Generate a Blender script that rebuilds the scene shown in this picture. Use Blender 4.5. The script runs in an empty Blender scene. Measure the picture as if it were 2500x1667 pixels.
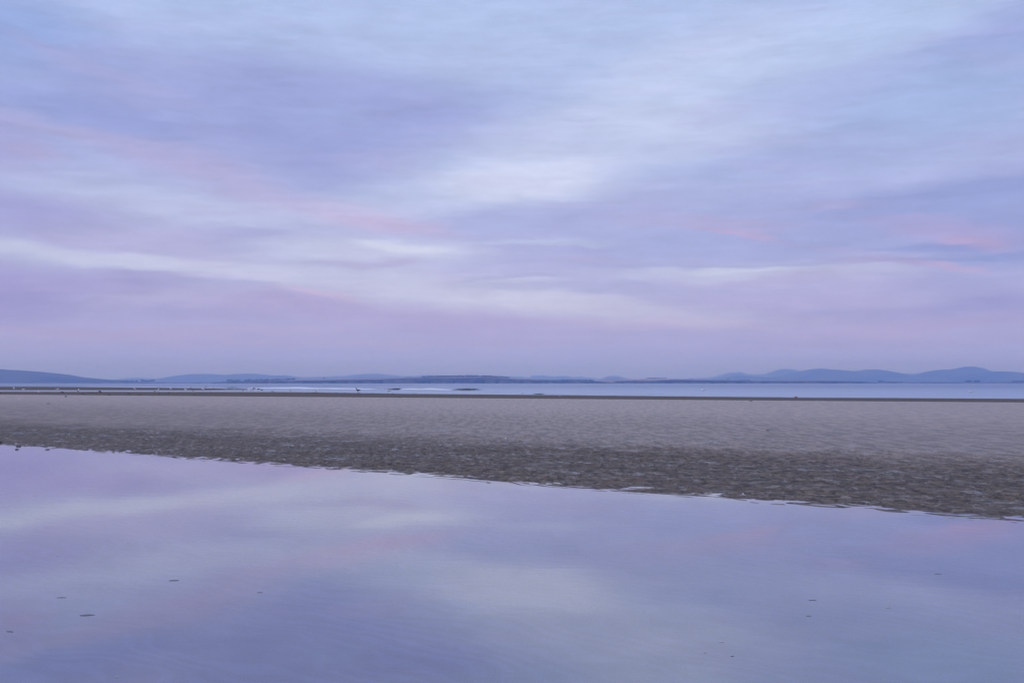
import bpy, bmesh, math, random
import numpy as np
from mathutils import Vector, Matrix

R = math.radians
random.seed(7)
scene = bpy.context.scene
col = scene.collection

# ------------------------------------------------------------------ camera
CAM_H, LENS, PITCH = 1.5, 35.0, R(2.391)
cam_d = bpy.data.cameras.new('camera')
cam_d.lens = LENS; cam_d.sensor_width = 36.0
cam_d.clip_start = 0.1; cam_d.clip_end = 200000
cam = bpy.data.objects.new('camera', cam_d)
cam.location = (0, 0, CAM_H); cam.rotation_euler = (R(90) + PITCH, 0, 0)
col.objects.link(cam); scene.camera = cam
F = 2500 * LENS / 36.0


def ray(x, y):
    a, b, c = x - 1250.0, F, -(y - 833.5)
    return Vector((a, b * math.cos(PITCH) - c * math.sin(PITCH), b * math.sin(PITCH) + c * math.cos(PITCH)))


def ground(x, y, z=0.0):
    d = ray(x, y); t = (z - CAM_H) / d.z
    return Vector((d.x * t, d.y * t, z))


def far(x, y, D):
    d = ray(x, y); t = D / d.y
    return Vector((d.x * t, D, CAM_H + d.z * t))


# ------------------------------------------------------------------ render / view
scene.render.engine = 'CYCLES'
scene.view_settings.view_transform = 'Standard'
scene.view_settings.look = 'None'
scene.view_settings.exposure = 0.0
scene.view_settings.gamma = 1.0
scene.view_settings.use_curve_mapping = False
scene.cycles.use_denoising = True
scene.cycles.max_bounces = 10
scene.cycles.volume_bounces = 6
scene.cycles.transparent_max_bounces = 12
scene.cycles.caustics_reflective = False


def lin(c):
    c = c / 255.0
    return c / 12.92 if c <= 0.04045 else ((c + 0.055) / 1.055) ** 2.4


def rgb(*c):
    return (lin(c[0]), lin(c[1]), lin(c[2]), 1.0)


class NT:
    """tiny node helper"""
    def __init__(s, tree):
        s.t = tree; s.n = tree.nodes; s.n.clear()

    def add(s, typ, **kw):
        n = s.n.new(typ)
        for k, v in kw.items():
            if k.startswith('_'):
                continue
            setattr(n, k, v)
        return n

    def put(s, sock, v):
        if isinstance(v, bpy.types.NodeSocket):
            s.t.links.new(v, sock)
        elif v is not None:
            sock.default_value = v

    def math(s, op, a, b=None, c=None, clamp=False):
        n = s.n.new('ShaderNodeMath'); n.operation = op; n.use_clamp = clamp
        s.put(n.inputs[0], a); s.put(n.inputs[1], b)
        if c is not None: s.put(n.inputs[2], c)
        return n.outputs[0]

    def mix(s, fac, a, b, blend='MIX'):
        n = s.n.new('ShaderNodeMix'); n.data_type = 'RGBA'; n.blend_type = blend
        s.put(n.inputs[0], fac); s.put(n.inputs[6], a); s.put(n.inputs[7], b)
        return n.outputs[2]

    def maprange(s, v, a, b, c=0.0, d=1.0, smooth=True):
        n = s.n.new('ShaderNodeMapRange'); n.interpolation_type = 'SMOOTHSTEP' if smooth else 'LINEAR'
        s.put(n.inputs[0], v)
        for i, q in enumerate((a, b, c, d)): n.inputs[i + 1].default_value = q
        return n.outputs[0]

    def mapping(s, vec, loc=(0, 0, 0), rot=(0, 0, 0), scale=(1, 1, 1), typ='POINT'):
        n = s.n.new('ShaderNodeMapping'); n.vector_type = typ
        s.put(n.inputs[0], vec)
        n.inputs[1].default_value = loc; n.inputs[2].default_value = rot; n.inputs[3].default_value = scale
        return n.outputs[0]

    def noise(s, vec, scale=1.0, detail=3.0, rough=0.5, dist=0.0, out=0, dim='3D'):
        n = s.n.new('ShaderNodeTexNoise'); n.noise_dimensions = dim
        if vec is not None: s.put(n.inputs['Vector'], vec)
        n.inputs['Scale'].default_value = scale; n.inputs['Detail'].default_value = detail
        n.inputs['Roughness'].default_value = rough; n.inputs['Distortion'].default_value = dist
        return n.outputs[out]

    def ramp(s, fac, stops, interp='LINEAR'):
        n = s.n.new('ShaderNodeValToRGB'); cr = n.color_ramp; cr.interpolation = interp
        s.put(n.inputs[0], fac)
        cr.elements[0].position, cr.elements[0].color = stops[0]
        cr.elements[1].position, cr.elements[1].color = stops[-1]
        for p, c in stops[1:-1]:
            e = cr.elements.new(p); e.color = c
        return n.outputs[0]

    def comb(s, x=0.0, y=0.0, z=0.0):
        n = s.n.new('ShaderNodeCombineXYZ')
        for i, v in enumerate((x, y, z)): s.put(n.inputs[i], v)
        return n.outputs[0]

    def sep(s, v):
        n = s.n.new('ShaderNodeSeparateXYZ'); s.put(n.inputs[0], v); return n.outputs


# ------------------------------------------------------------------ the sky: dusk cloud sheet over a low-sun sky
SUN_EL, SUN_ROT = R(2.0), R(200)
world = bpy.data.worlds.new('World'); scene.world = world
world.use_nodes = True
world.cycles.sampling_method = 'NONE'
w = NT(world.node_tree)
tc = w.add('ShaderNodeTexCoord')
dx, dy, dz = w.sep(tc.outputs['Generated'])
az = w.math('ARCTAN2', dx, dy)
el = w.math('ARCSINE', dz)
ang = w.comb(az, el, 0.0)

# long soft streaks: noise stretched along the bands
wn = w.noise(w.mapping(ang, scale=(2.2, 9.0, 1.0)), 1.0, 2.0, 0.5, out=1)
wv = w.sep(wn)
wn2 = w.noise(w.mapping(ang, scale=(11.0, 62.0, 1.0), rot=(0, 0, R(-3))), 1.0, 5.0, 0.62, out=1)
wv2 = w.sep(wn2)
uw = w.math('ADD', w.math('ADD', az, w.math('MULTIPLY', w.math('SUBTRACT', wv[0], 0.5), 0.05)),
            w.math('MULTIPLY', w.math('SUBTRACT', wv2[0], 0.5), 0.05))
vw = w.math('ADD', w.math('ADD', el, w.math('MULTIPLY', w.math('SUBTRACT', wv[1], 0.5), 0.016)),
            w.math('MULTIPLY', w.math('SUBTRACT', wv2[1], 0.5), 0.022))
P = w.comb(uw, vw, 0.0)


def elev(y):
    d = ray(1250, y); return math.atan2(d.z, d.y)


base_stops = [(940, (150, 168, 252)), (920, (154, 170, 252)), (890, (164, 173, 250)), (865, (171, 175, 242)), (830, (175, 174, 229)),
              (780, (177, 175, 225)), (740, (179, 177, 224)), (680, (181, 182, 226)), (600, (178, 182, 226)),
              (500, (174, 182, 226)), (350, (168, 179, 224)), (200, (171, 185, 229)), (60, (177, 194, 235)),
              (-150, (176, 194, 234)), (-700, (172, 186, 228)), (-2200, (166, 180, 222))]
E0, E1 = elev(945), R(75)
stops = []
for y, c in base_stops:
    e = elev(y); stops.append((min(1.0, max(0.0, (e - E0) / (E1 - E0))), rgb(*c)))
base = w.ramp(w.maprange(w.math('ADD', w.math('MULTIPLY', el, 0.6), w.math('MULTIPLY', vw, 0.4)), E0, E1, 0, 1, False), stops)

B = [
 # broad fields: x, y, rx, ry, tilt, colour, strength
 (40, 80, 380, 130, 10, (146, 168, 222), .85), (1300, 130, 800, 140, 0, (181, 198, 234), .5),
 (450, 280, 560, 130, 10, (158, 165, 216), .75), (820, 215, 560, 80, 6, (159, 168, 217), .8),
 (830, 300, 540, 120, 8, (155, 164, 217), .75), (850, 400, 380, 80, 8, (156, 164, 216), .8),
 (980, 275, 340, 46, 8, (157, 165, 216), .6), (0, 350, 170, 90, 0, (163, 156, 208), .5),
 (1620, 300, 500, 150, -8, (190, 201, 236), .75), (1680, 215, 380, 140, -16, (199, 210, 242), .85),
 (2080, 95, 600, 100, -14, (184, 202, 238), .7), (1500, 330, 420, 90, -5, (197, 207, 240), .6),
 (2450, 115, 330, 120, -20, (158, 171, 223), .85), (2300, 215, 460, 100, -5, (160, 180, 224), .75),
 (2350, 290, 440, 70, 0, (163, 183, 226), .5), (1960, 230, 320, 66, -8, (170, 181, 227), .6),
 (1260, 430, 460, 120, -5, (192, 202, 237), .75), (1060, 480, 440, 66, -8, (192, 203, 237), .6),
 (1295, 440, 250, 74, -4, (213, 220, 247), .85), (1850, 405, 420, 44, -2, (167, 180, 226), .55),
 (2400, 475, 580, 66, -5, (144, 154, 210), .9), (2100, 550, 660, 100, 0, (154, 165, 216), .8),
 (1700, 600, 540, 66, 0, (165, 172, 221), .65), (2450, 600, 290, 90, 0, (144, 155, 211), .75),
 (1200, 545, 330, 56, -6, (171, 179, 225), .75), (1500, 545, 430, 56, 0, (171, 178, 224), .65),
 # left half
 (200, 270, 340, 50, 8, (149, 159, 216), .75), (90, 303, 300, 24, 9, (184, 166, 209), .7), (170, 326, 130, 17, 11, (192, 166, 200), .7),
 (285, 342, 130, 18, 14, (188, 170, 206), .6), (250, 168, 280, 26, 14, (172, 173, 219), .5),
 (450, 395, 300, 40, 10, (182, 173, 217), .5), (70, 372, 120, 16, 4, (180, 168, 208), .4),
 (555, 458, 260, 46, 13, (199, 173, 211), .75), (600, 480, 170, 26, 16, (196, 170, 205), .5),
 (300, 490, 390, 80, 5, (184, 191, 228), .65), (550, 522, 390, 46, 5, (192, 200, 234), .7),
 (885, 530, 280, 46, 9, (206, 188, 223), .7), (965, 550, 190, 24, 6, (200, 178, 211), .6),
 (50, 530, 300, 60, 5, (158, 156, 209), .75), (560, 585, 230, 42, 0, (168, 171, 218), .8),
 (330, 590, 370, 66, 0, (188, 184, 223), .5),
 (60, 618, 430, 28, 4, (193, 203, 234), .75), (350, 645, 460, 24, 4, (203, 208, 237), .8),
 (560, 665, 350, 24, 3, (204, 209, 238), .75), (850, 682, 540, 48, 3, (197, 202, 233), .7),
 (900, 616, 360, 44, 0, (203, 210, 239), .85), (970, 610, 130, 17, 4, (224, 231, 250), .55),
 (880, 651, 180, 15, -3, (182, 176, 216), .7), (60, 705, 560, 60, 2, (159, 152, 207), .8),
 (280, 702, 430, 34, -3, (171, 165, 214), .6), (230, 742, 330, 26, 2, (164, 162, 213), .6),
 (560, 700, 150, 11, 0, (172, 177, 219), .7), (470, 728, 330, 30, -4, (193, 191, 229), .55),
 (700, 735, 260, 36, -2, (176, 168, 214), .8), (785, 720, 120, 13, 7, (214, 184, 214), .85),
 (150, 800, 500, 14, 2, (182, 170, 214), .6), (500, 810, 500, 16, -2, (182, 172, 216), .5),
 (600, 772, 420, 14, -2, (170, 165, 213), .5), (1050, 772, 480, 44, 3, (184, 170, 215), .7),
 (0, 740, 240, 60, 0, (156, 148, 204), .55), (900, 835, 700, 14, 0, (180, 170, 214), .5),
 # centre and right
 (1150, 722, 540, 50, 4, (201, 206, 236), .8), (1420, 742, 460, 24, 4, (203, 206, 234), .8), (1750, 782, 430, 18, 1, (198, 194, 227), .7),
 (1550, 795, 300, 12, 3, (192, 182, 220), .5), (1820, 668, 460, 26, 0, (193, 198, 230), .85), (1780, 661, 190, 10, 0, (201, 208, 236), .8),
 (1500, 705, 440, 20, 2, (176, 178, 221), .6), (1900, 650, 500, 7, 1, (158, 164, 214), .5),
 (2040, 498, 110, 12, 2, (176, 168, 211), .5), (1720, 545, 300, 24, 5, (180, 173, 215), .55),
 (1790, 563, 130, 9, 6, (190, 168, 208), .8), (1825, 577, 95, 9, 11, (198, 172, 207), .85), (1880, 590, 120, 10, 9, (180, 164, 208), .5),
 (2310, 572, 240, 36, 11, (184, 166, 213), .85), (2375, 597, 115, 15, 12, (196, 168, 203), .85), (2180, 530, 180, 12, 3, (172, 164, 210), .5),
 (2270, 609, 190, 13, 2, (143, 152, 207), .75), (2170, 645, 190, 9, 6, (176, 164, 210), .7), (2330, 654, 140, 11, 11, (194, 172, 208), .8),
 (2080, 614, 110, 9, 8, (180, 166, 210), .7), (2400, 634, 280, 6, 0, (142, 152, 207), .7),
 (1420, 636, 120, 9, 0, (192, 176, 216), .7), (1330, 594, 230, 11, 0, (192, 202, 234), .5), (1270, 690, 140, 8, 0, (204, 212, 240), .5),
 (1225, 683, 160, 6, -2, (170, 173, 215), .5), (1340, 608, 240, 8, 0, (168, 172, 218), .5),
 (1900, 688, 240, 14, -2, (178, 170, 214), .5), (2150, 765, 480, 26, -3, (165, 161, 212), .65),
 (2250, 795, 540, 22, -4, (180, 170, 216), .65), (2450, 742, 240, 40, 0, (153, 152, 208), .7), (1900, 735, 500, 30, -1, (180, 176, 221), .5),
 (2050, 840, 600, 16, -2, (172, 164, 212), .5), (2350, 700, 300, 30, 0, (162, 163, 214), .5),
]
skyc = base
for (x, y, rx, ry, rot, c, a) in B:
    if c[0] - c[1] >= 13: a *= 0.22 if x < 700 else (0.62 if x > 2150 and y < 680 else 0.6)
    d = ray(x, y); A = math.atan2(d.x, d.y); E = math.asin(d.z / d.length)
    k = math.cos(A)
    m = w.mapping(P, loc=(A, E, 0), rot=(0, 0, -R(rot)), scale=(rx * 1.15 / F * k * k * 1.05, ry * 1.25 / F * k, 1.0), typ='TEXTURE')
    g = w.add('ShaderNodeTexGradient'); g.gradient_type = 'SPHERICAL'
    w.put(g.inputs[0], m)
    skyc = w.mix(w.maprange(g.outputs[1], 0.0, 0.8, 0.0, a), skyc, rgb(*c))
# cloud streaks everywhere, in the same directions all round the sky
plane = w.comb(w.math('DIVIDE', dx, w.math('ADD', w.math('ABSOLUTE', dz), 0.16)),
               w.math('DIVIDE', dy, w.math('ADD', w.math('ABSOLUTE', dz), 0.16)), 0.0)
st1 = w.noise(w.mapping(plane, rot=(0, 0, R(14)), scale=(0.9, 4.5, 1)), 1.0, 5.0, 0.62, 0.4)
st2 = w.noise(w.mapping(w.comb(az, el, 0.0), rot=(0, 0, R(-2)), scale=(9.0, 150.0, 1)), 1.0, 4.0, 0.6, 0.3)
lum = w.math('ADD', w.maprange(st1, 0.3, 0.7, -0.03, 0.03, False), w.maprange(st2, 0.3, 0.7, -0.02, 0.02, False))
st3 = w.noise(w.mapping(w.comb(uw, vw, 0.0), loc=(3, 1, 0), rot=(0, 0, R(-4)), scale=(10.0, 46.0, 1)), 1.0, 7.0, 0.66, 0.25)
st4 = w.noise(w.mapping(w.comb(uw, vw, 0.0), loc=(7, 2, 0), rot=(0, 0, R(5)), scale=(26.0, 190.0, 1)), 1.0, 5.0, 0.7, 0.2)
fade = w.maprange(el, 0.0, 0.09, 0.25, 1.0)
lum = w.math('ADD', lum, w.math('MULTIPLY', w.maprange(st3, 0.3, 0.7, -0.085, 0.085, False), fade))
lum = w.math('ADD', lum, w.math('MULTIPLY', w.maprange(st4, 0.3, 0.7, -0.035, 0.035, False), fade))
lum = w.math('ADD', lum, 1.0)
tint = w.noise(w.mapping(w.comb(uw, vw, 3.0), scale=(6.0, 44.0, 1)), 1.0, 5.0, 0.65)
skyc = w.mix(w.maprange(tint, 0.48, 0.72, 0.0, 0.18), skyc, rgb(186, 170, 214))
tin2 = w.noise(w.mapping(w.comb(uw, vw, 9.0), scale=(4.0, 26.0, 1)), 1.0, 4.0, 0.6)
skyc = w.mix(w.math('MULTIPLY', w.maprange(tin2, 0.52, 0.7, 0.0, 0.25), w.maprange(el, 0.05, 0.2)), skyc, rgb(166, 186, 228))
skyc = w.mix(1.0, skyc, w.comb(lum, lum, lum), 'MULTIPLY')
# the clear air behind the cloud sheet
nsh = w.add('ShaderNodeTexSky'); nsh.sky_type = 'NISHITA'; nsh.sun_disc = False
nsh.sun_elevation = SUN_EL; nsh.sun_rotation = SUN_ROT; nsh.altitude = 0
nsh.air_density = 1.0; nsh.dust_density = 0.6; nsh.ozone_density = 3.0
bgA = w.add('ShaderNodeBackground'); w.put(bgA.inputs[0], nsh.outputs[0]); bgA.inputs[1].default_value = 0.12
bgB = w.add('ShaderNodeBackground'); w.put(bgB.inputs[0], skyc); bgB.inputs[1].default_value = 1.06
ms = w.add('ShaderNodeMixShader'); ms.inputs[0].default_value = 0.94
w.put(ms.inputs[1], bgA.outputs[0]); w.put(ms.inputs[2], bgB.outputs[0])
wo = w.add('ShaderNodeOutputWorld'); w.put(wo.inputs[0], ms.outputs[0])

# last glow of the sun, low behind the camera, spread wide by the cloud sheet
sun_d = bpy.data.lights.new('sun', 'SUN'); sun_d.energy = 1.0; sun_d.angle = R(50); sun_d.color = (1.0, 0.86, 0.8)
sun = bpy.data.objects.new('sun', sun_d)
sdir = Vector((math.sin(SUN_ROT) * math.cos(R(12)), math.cos(SUN_ROT) * math.cos(R(12)), math.sin(R(12))))
sun.rotation_euler = sdir.to_track_quat('Z', 'Y').to_euler(); sun.location = (0, -20, 30)
col.objects.link(sun)


# ------------------------------------------------------------------ helpers for objects
def material(name):
    m = bpy.data.materials.new(name); m.use_nodes = True
    return m, NT(m.node_tree)


def out(nt, sh, disp=None):
    o = nt.add('ShaderNodeOutputMaterial'); nt.put(o.inputs[0], sh)
    if disp is not None: nt.put(o.inputs[2], disp)


def principled(nt, color, rough=0.6, spec=0.5, normal=None, **kw):
    p = nt.add('ShaderNodeBsdfPrincipled')
    nt.put(p.inputs['Base Color'], color); nt.put(p.inputs['Roughness'], rough)
    nt.put(p.inputs['Specular IOR Level'], spec)
    if normal is not None: nt.put(p.inputs['Normal'], normal)
    for k, v in kw.items(): nt.put(p.inputs[k], v)
    return p.outputs[0]


def simple_mat(name, c1, c2, scale=20.0, rough=0.6, spec=0.3, detail=3.0):
    m, nt = material(name)
    t = nt.add('ShaderNodeTexCoord')
    n = nt.noise(t.outputs['Object'], scale, detail, 0.6)
    out(nt, principled(nt, nt.mix(nt.maprange(n, 0.35, 0.65), (*c1, 1), (*c2, 1)), rough, spec))
    return m


def bump(nt, h, strength=0.5, dist=0.01, normal=None):
    b = nt.add('ShaderNodeBump'); b.inputs['Strength'].default_value = strength
    b.inputs['Distance'].default_value = dist; nt.put(b.inputs['Height'], h)
    if normal is not None: nt.put(b.inputs['Normal'], normal)
    return b.outputs[0]


def mesh_obj(name, verts, faces, mat, parent=None, smooth=True, loc=None, up=False):
    me = bpy.data.meshes.new(name); me.from_pydata([tuple(v) for v in verts], [], faces); me.update()
    if smooth: me.polygons.foreach_set('use_smooth', [True] * len(me.polygons))
    if mat: me.materials.append(mat)
    if up and sum(p.normal.z for p in me.polygons) < 0: me.flip_normals()
    o = bpy.data.objects.new(name, me); col.objects.link(o)
    if parent: o.parent = parent
    if loc is not None: o.location = loc
    return o


def grid_mesh(name, X, Y, Z, mat, smooth=True, wrap=False):
    """rows x cols arrays -> one quad sheet"""
    nr, nc = X.shape
    me = bpy.data.meshes.new(name)
    me.vertices.add(nr * nc)
    me.vertices.foreach_set('co', np.stack([X, Y, Z], -1).astype(np.float32).ravel())
    i = np.arange(nr * nc).reshape(nr, nc)
    if wrap: i = np.concatenate([i, i[:, :1]], 1)
    a = i[:-1, :-1].ravel(); b = i[:-1, 1:].ravel(); c = i[1:, 1:].ravel(); d = i[1:, :-1].ravel()
    q = np.stack([a, b, c, d], -1).astype(np.int32)
    n = len(q)
    me.loops.add(n * 4); me.loops.foreach_set('vertex_index', q.ravel())
    me.polygons.add(n); me.polygons.foreach_set('loop_start', np.arange(n, dtype=np.int32) * 4)
    if smooth: me.polygons.foreach_set('use_smooth', np.ones(n, dtype=bool))
    me.update(calc_edges=True)
    if sum(me.polygons[k].normal.z for k in range(0, n, max(1, n // 50))) < 0: me.flip_normals()
    me.materials.append(mat)
    o = bpy.data.objects.new(name, me); col.objects.link(o)
    return o


def tag(o, label=None, cat=None, group=None, kind=None):
    if label: o['label'] = label
    if cat: o['category'] = cat
    if group: o['group'] = group
    if kind: o['kind'] = kind
    return o


def empty(name, loc, rz=0.0):
    o = bpy.data.objects.new(name, None); o.location = loc; o.rotation_euler = (0, 0, rz)
    o.empty_display_size = 0.1; col.objects.link(o); return o


# ---- value noise in numpy
_rng = np.random.RandomState(3)
_perm = _rng.rand(512, 512).astype(np.float32)


def vnoise(x, y, seed=0):
    x = x + seed * 17.31; y = y + seed * 9.77
    xi = np.floor(x).astype(np.int64); yi = np.floor(y).astype(np.int64)
    fx = x - xi; fy = y - yi
    fx = fx * fx * (3 - 2 * fx); fy = fy * fy * (3 - 2 * fy)
    g = lambda a, b: _perm[a & 511, b & 511]
    return (g(xi, yi) * (1 - fx) + g(xi + 1, yi) * fx) * (1 - fy) + (g(xi, yi + 1) * (1 - fx) + g(xi + 1, yi + 1) * fx) * fy


def fbm(x, y, oct=3, seed=0):
    s = 0; a = 0.5; t = 0
    for k in range(oct):
        s = s + a * vnoise(x * 2 ** k, y * 2 ** k, seed + k * 5); t += a; a *= 0.5
    return s / t


def sstep(v, a, b):
    t = np.clip((v - a) / (b - a), 0, 1); return t * t * (3 - 2 * t)


# ------------------------------------------------------------------ sand flat
# pool edge: a straight line across the view; s = metres beyond it
pa, pb = ground(0, 1083), ground(2500, 1268)
tdir = (pa - pb).normalized(); ndir = Vector((-tdir.y, tdir.x, 0))
if ndir.y < 0: ndir = -ndir
S0 = ndir.dot(pb)
ba, bb = ground(0, 964.5), ground(2500, 985)
t2 = (ba - bb).normalized(); n2 = Vector((-t2.y, t2.x, 0))
if n2.y < 0: n2 = -n2
B0 = n2.dot(bb)                              # inner edge of the dark damp band
shore_px = [(2500, 973), (2000, 970.4), (1600, 966.6), (1200, 962.6), (1000, 961), (800, 958), (700, 957), (400, 956.3), (150, 956), (0, 955.6)]
sq = []; ss = []
for x, y in shore_px:
    p = ground(x, y); sq.append(t2.dot(p)); ss.append(n2.dot(p) - B0)
order = np.argsort(sq); sq = np.array(sq)[order]; ss = np.array(ss)[order]
sq = np.concatenate([[sq[0] - 600], sq, [sq[-1] + 300]]); ss = np.concatenate([[ss[0] - 20], ss, [ss[-1] + 60]])
# sand bar beyond the inlet on the left
bar_px = [(620, 949.8, 951.2), (500, 947.3, 952.6), (300, 945.6, 952.6), (100, 943.8, 952.4), (-150, 943.2, 952.2), (-600, 943.0, 951.0)]


def px_of(X, Y):
    """photo column and row of ground points, only used to lay out the far shore where it stands"""
    u = Y * math.cos(PITCH) + (-CAM_H) * math.sin(PITCH)
    v = -Y * math.sin(PITCH) + (-CAM_H) * math.cos(PITCH)
    return 1250 + F * X / u, 833.5 - F * v / u


bar_x = np.array([b[0] for b in bar_px])[::-1]
bar_t = np.array([b[1] for b in bar_px])[::-1]; bar_b = np.array([b[2] for b in bar_px])[::-1]


def height(X, Y):
    s = X * ndir.x + Y * ndir.y - S0
    q = X * tdir.x + Y * tdir.y
    s2 = X * n2.x + Y * n2.y - B0
    q2 = X * t2.x + Y * t2.y
    wob = (fbm(q * 0.35, s * 0.35, 3, 1) - 0.5)
    se = s + wob * 0.12
    # general profile
    z = np.where(se < 0, np.maximum(-0.16, 0.020 * se), 0.0)
    z = z + 0.013 * np.clip(se, 0, 2.5) + 0.012 * np.clip(se - 2.5, 0, 5) + 0.0
    # ripples run parallel to the pool edge
    near = 1 - sstep(Y, 24, 40)
    warp = 1.1 * (fbm(q * 0.55, s * 1.1, 3, 2) - 0.5) + 0.28 * (fbm(q * 2.2, s * 3.0, 2, 6) - 0.5)
    lam = 0.17
    ph = (s + warp) / lam + 0.9 * (fbm(q * 1.3, s * 3, 2, 9) - 0.5)
    r = 1 - np.abs(2 * (ph - np.floor(ph)) - 1)
    r = sstep(r, 0.0, 1.0)
    ph2 = (s + 1.6 * (fbm(q * 0.8, s * 1.6, 2, 21) - 0.5)) / 0.42
    r2 = 0.5 + 0.5 * np.sin(ph2 * 2 * math.pi + 3 * fbm(q * 1.7, s * 1.7, 2, 23))
    lumps = fbm(q * 6.5, s * 7.5, 3, 12) - 0.5
    amp = 0.006 + 0.010 * sstep(se, -1.0, 0.6)
    z = z + near * (amp * (r - 0.5) * (0.5 + vnoise(q * 0.9, s * 1.6, 31)) + sstep(se, -1.5, .3) * (0.009 * (r2 - 0.5) + 0.028 * lumps * sstep(se, -0.35, 0.5)))
    z = z + 0.010 * (fbm(q * 0.25, s * 0.5, 2, 14) - 0.5) * sstep(se, -0.5, 2)
    # far part: flat, then falls to the sea
    dsea = np.interp(q2, sq, ss)
    k = (s2 - 0.0) / dsea
    flat_far = 0.075 + 0.012 * (fbm(X * 0.05, Y * 0.02, 2, 40) - 0.5)
    zf = np.where(s2 < 0, flat_far, flat_far * (1 - np.clip(k, 0, 1)) + 0.0)
    zf = np.where(s2 > dsea, -np.minimum(0.5, 0.01 * (s2 - dsea)), zf)
    z = np.where(s > 7, z * (1 - sstep(s, 7, 14)) + zf * sstep(s, 7, 14), z)
    # the bar beyond the inlet
    U = Y * math.cos(PITCH) - CAM_H * math.sin(PITCH)
    px, py = px_of(X, np.maximum(Y, 30))
    bt = np.interp(px, bar_x, bar_t); bb_ = np.interp(px, bar_x, bar_b)
    m = np.minimum((py - bt) / 0.8, (bb_ - py) / 0.6)
    bar = np.clip(m, -1, 1) * 0.05
    bar = np.where((px < 620) & (Y > 100), bar, -1)
    z = np.maximum(z, bar)
    height.ripple = r * near * (0.4 + 0.6 * vnoise(q * 0.9, s * 1.6, 31)); height.lump = lumps
    return z, s, s2


AZ = np.concatenate([np.radians(np.linspace(-180, -43, 40)), np.radians(np.linspace(-42, 42, 930)), np.radians(np.linspace(43, 179, 39))])
D = np.concatenate([[0.05, 0.4, 0.8, 1.3, 1.9, 2.5, 3.0], np.arange(3.4, 9, 0.036), np.arange(9, 22, 0.031), np.arange(22, 40, 0.10),
                    np.geomspace(40, 120, 50), np.geomspace(123, 320, 95), np.geomspace(326, 900, 50)])
AA, DD = np.meshgrid(AZ, D)
GX = np.sin(AA) * DD; GY = np.cos(AA) * DD
GZ, _, _ = height(GX, GY); height_r = height.ripple; height_l = height.lump

sand, nt = material('wet_sand')
geo = nt.add('ShaderNodeNewGeometry')
pos = geo.outputs['Position']
px_, py_, pz_ = nt.sep(pos)
sN = nt.math('SUBTRACT', nt.math('ADD', nt.math('MULTIPLY', px_, ndir.x), nt.math('MULTIPLY', py_, ndir.y)), S0)
s2N = nt.math('SUBTRACT', nt.math('ADD', nt.math('MULTIPLY', px_, n2.x), nt.math('MULTIPLY', py_, n2.y)), B0)
big = nt.noise(nt.mapping(pos, scale=(0.10, 0.10, 0)), 1.0, 3.0, 0.6)
mid = nt.noise(nt.mapping(pos, rot=(0, 0, R(38)), scale=(2.4, 4.2, 1)), 1.0, 5.0, 0.7, 0.3)
mot = nt.noise(nt.mapping(pos, rot=(0, 0, R(12)), scale=(3.4, 0.62, 1)), 1.0, 6.0, 0.85, 0.2)
a_r = nt.add('ShaderNodeAttribute'); a_r.attribute_name = 'ripple'
a_l = nt.add('ShaderNodeAttribute'); a_l.attribute_name = 'lump'
fine = nt.noise(nt.mapping(pos, rot=(0, 0, R(38)), scale=(7, 16, 7)), 1.0, 4.0, 0.65)
grain = nt.noise(pos, 160.0, 3.0, 0.6)
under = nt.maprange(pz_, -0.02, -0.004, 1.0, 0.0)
c = nt.mix(nt.maprange(mid, 0.35, 0.65), (0.085, 0.060, 0.037, 1), (0.185, 0.130, 0.086, 1))
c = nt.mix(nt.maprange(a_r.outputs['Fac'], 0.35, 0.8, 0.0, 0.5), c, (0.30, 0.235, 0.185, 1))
speck = nt.noise(nt.mapping(pos, rot=(0, 0, R(10)), scale=(7.0, 3.2, 1)), 1.0, 5.0, 0.72)
spec2 = nt.noise(nt.mapping(pos, loc=(5, 9, 0), rot=(0, 0, R(22)), scale=(5.0, 3.0, 1)), 1.0, 5.0, 0.75)
c = nt.mix(nt.maprange(speck, 0.49, 0.56, 0.0, 0.85), c, (0.03, 0.024, 0.02, 1))
c = nt.mix(nt.maprange(spec2, 0.56, 0.61, 0.0, 0.75), c, (0.36, 0.30, 0.26, 1))
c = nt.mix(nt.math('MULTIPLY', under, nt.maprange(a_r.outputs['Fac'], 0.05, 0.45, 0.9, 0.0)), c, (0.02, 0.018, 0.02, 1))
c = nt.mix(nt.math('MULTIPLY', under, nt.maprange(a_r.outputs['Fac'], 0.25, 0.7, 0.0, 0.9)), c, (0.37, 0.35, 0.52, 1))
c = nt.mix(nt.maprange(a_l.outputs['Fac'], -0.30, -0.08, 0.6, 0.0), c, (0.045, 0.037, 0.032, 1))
c = nt.mix(nt.maprange(fine, 0.56, 0.68, 0, 0.65), c, (0.05, 0.04, 0.033, 1))
c = nt.mix(nt.maprange(big, 0.5, 0.75, 0, 0.35), c, (0.18, 0.125, 0.08, 1))
c = nt.mix(nt.maprange(grain, 0.3, 0.7, 0, 0.25), c, (0.24, 0.19, 0.16, 1))
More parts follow.
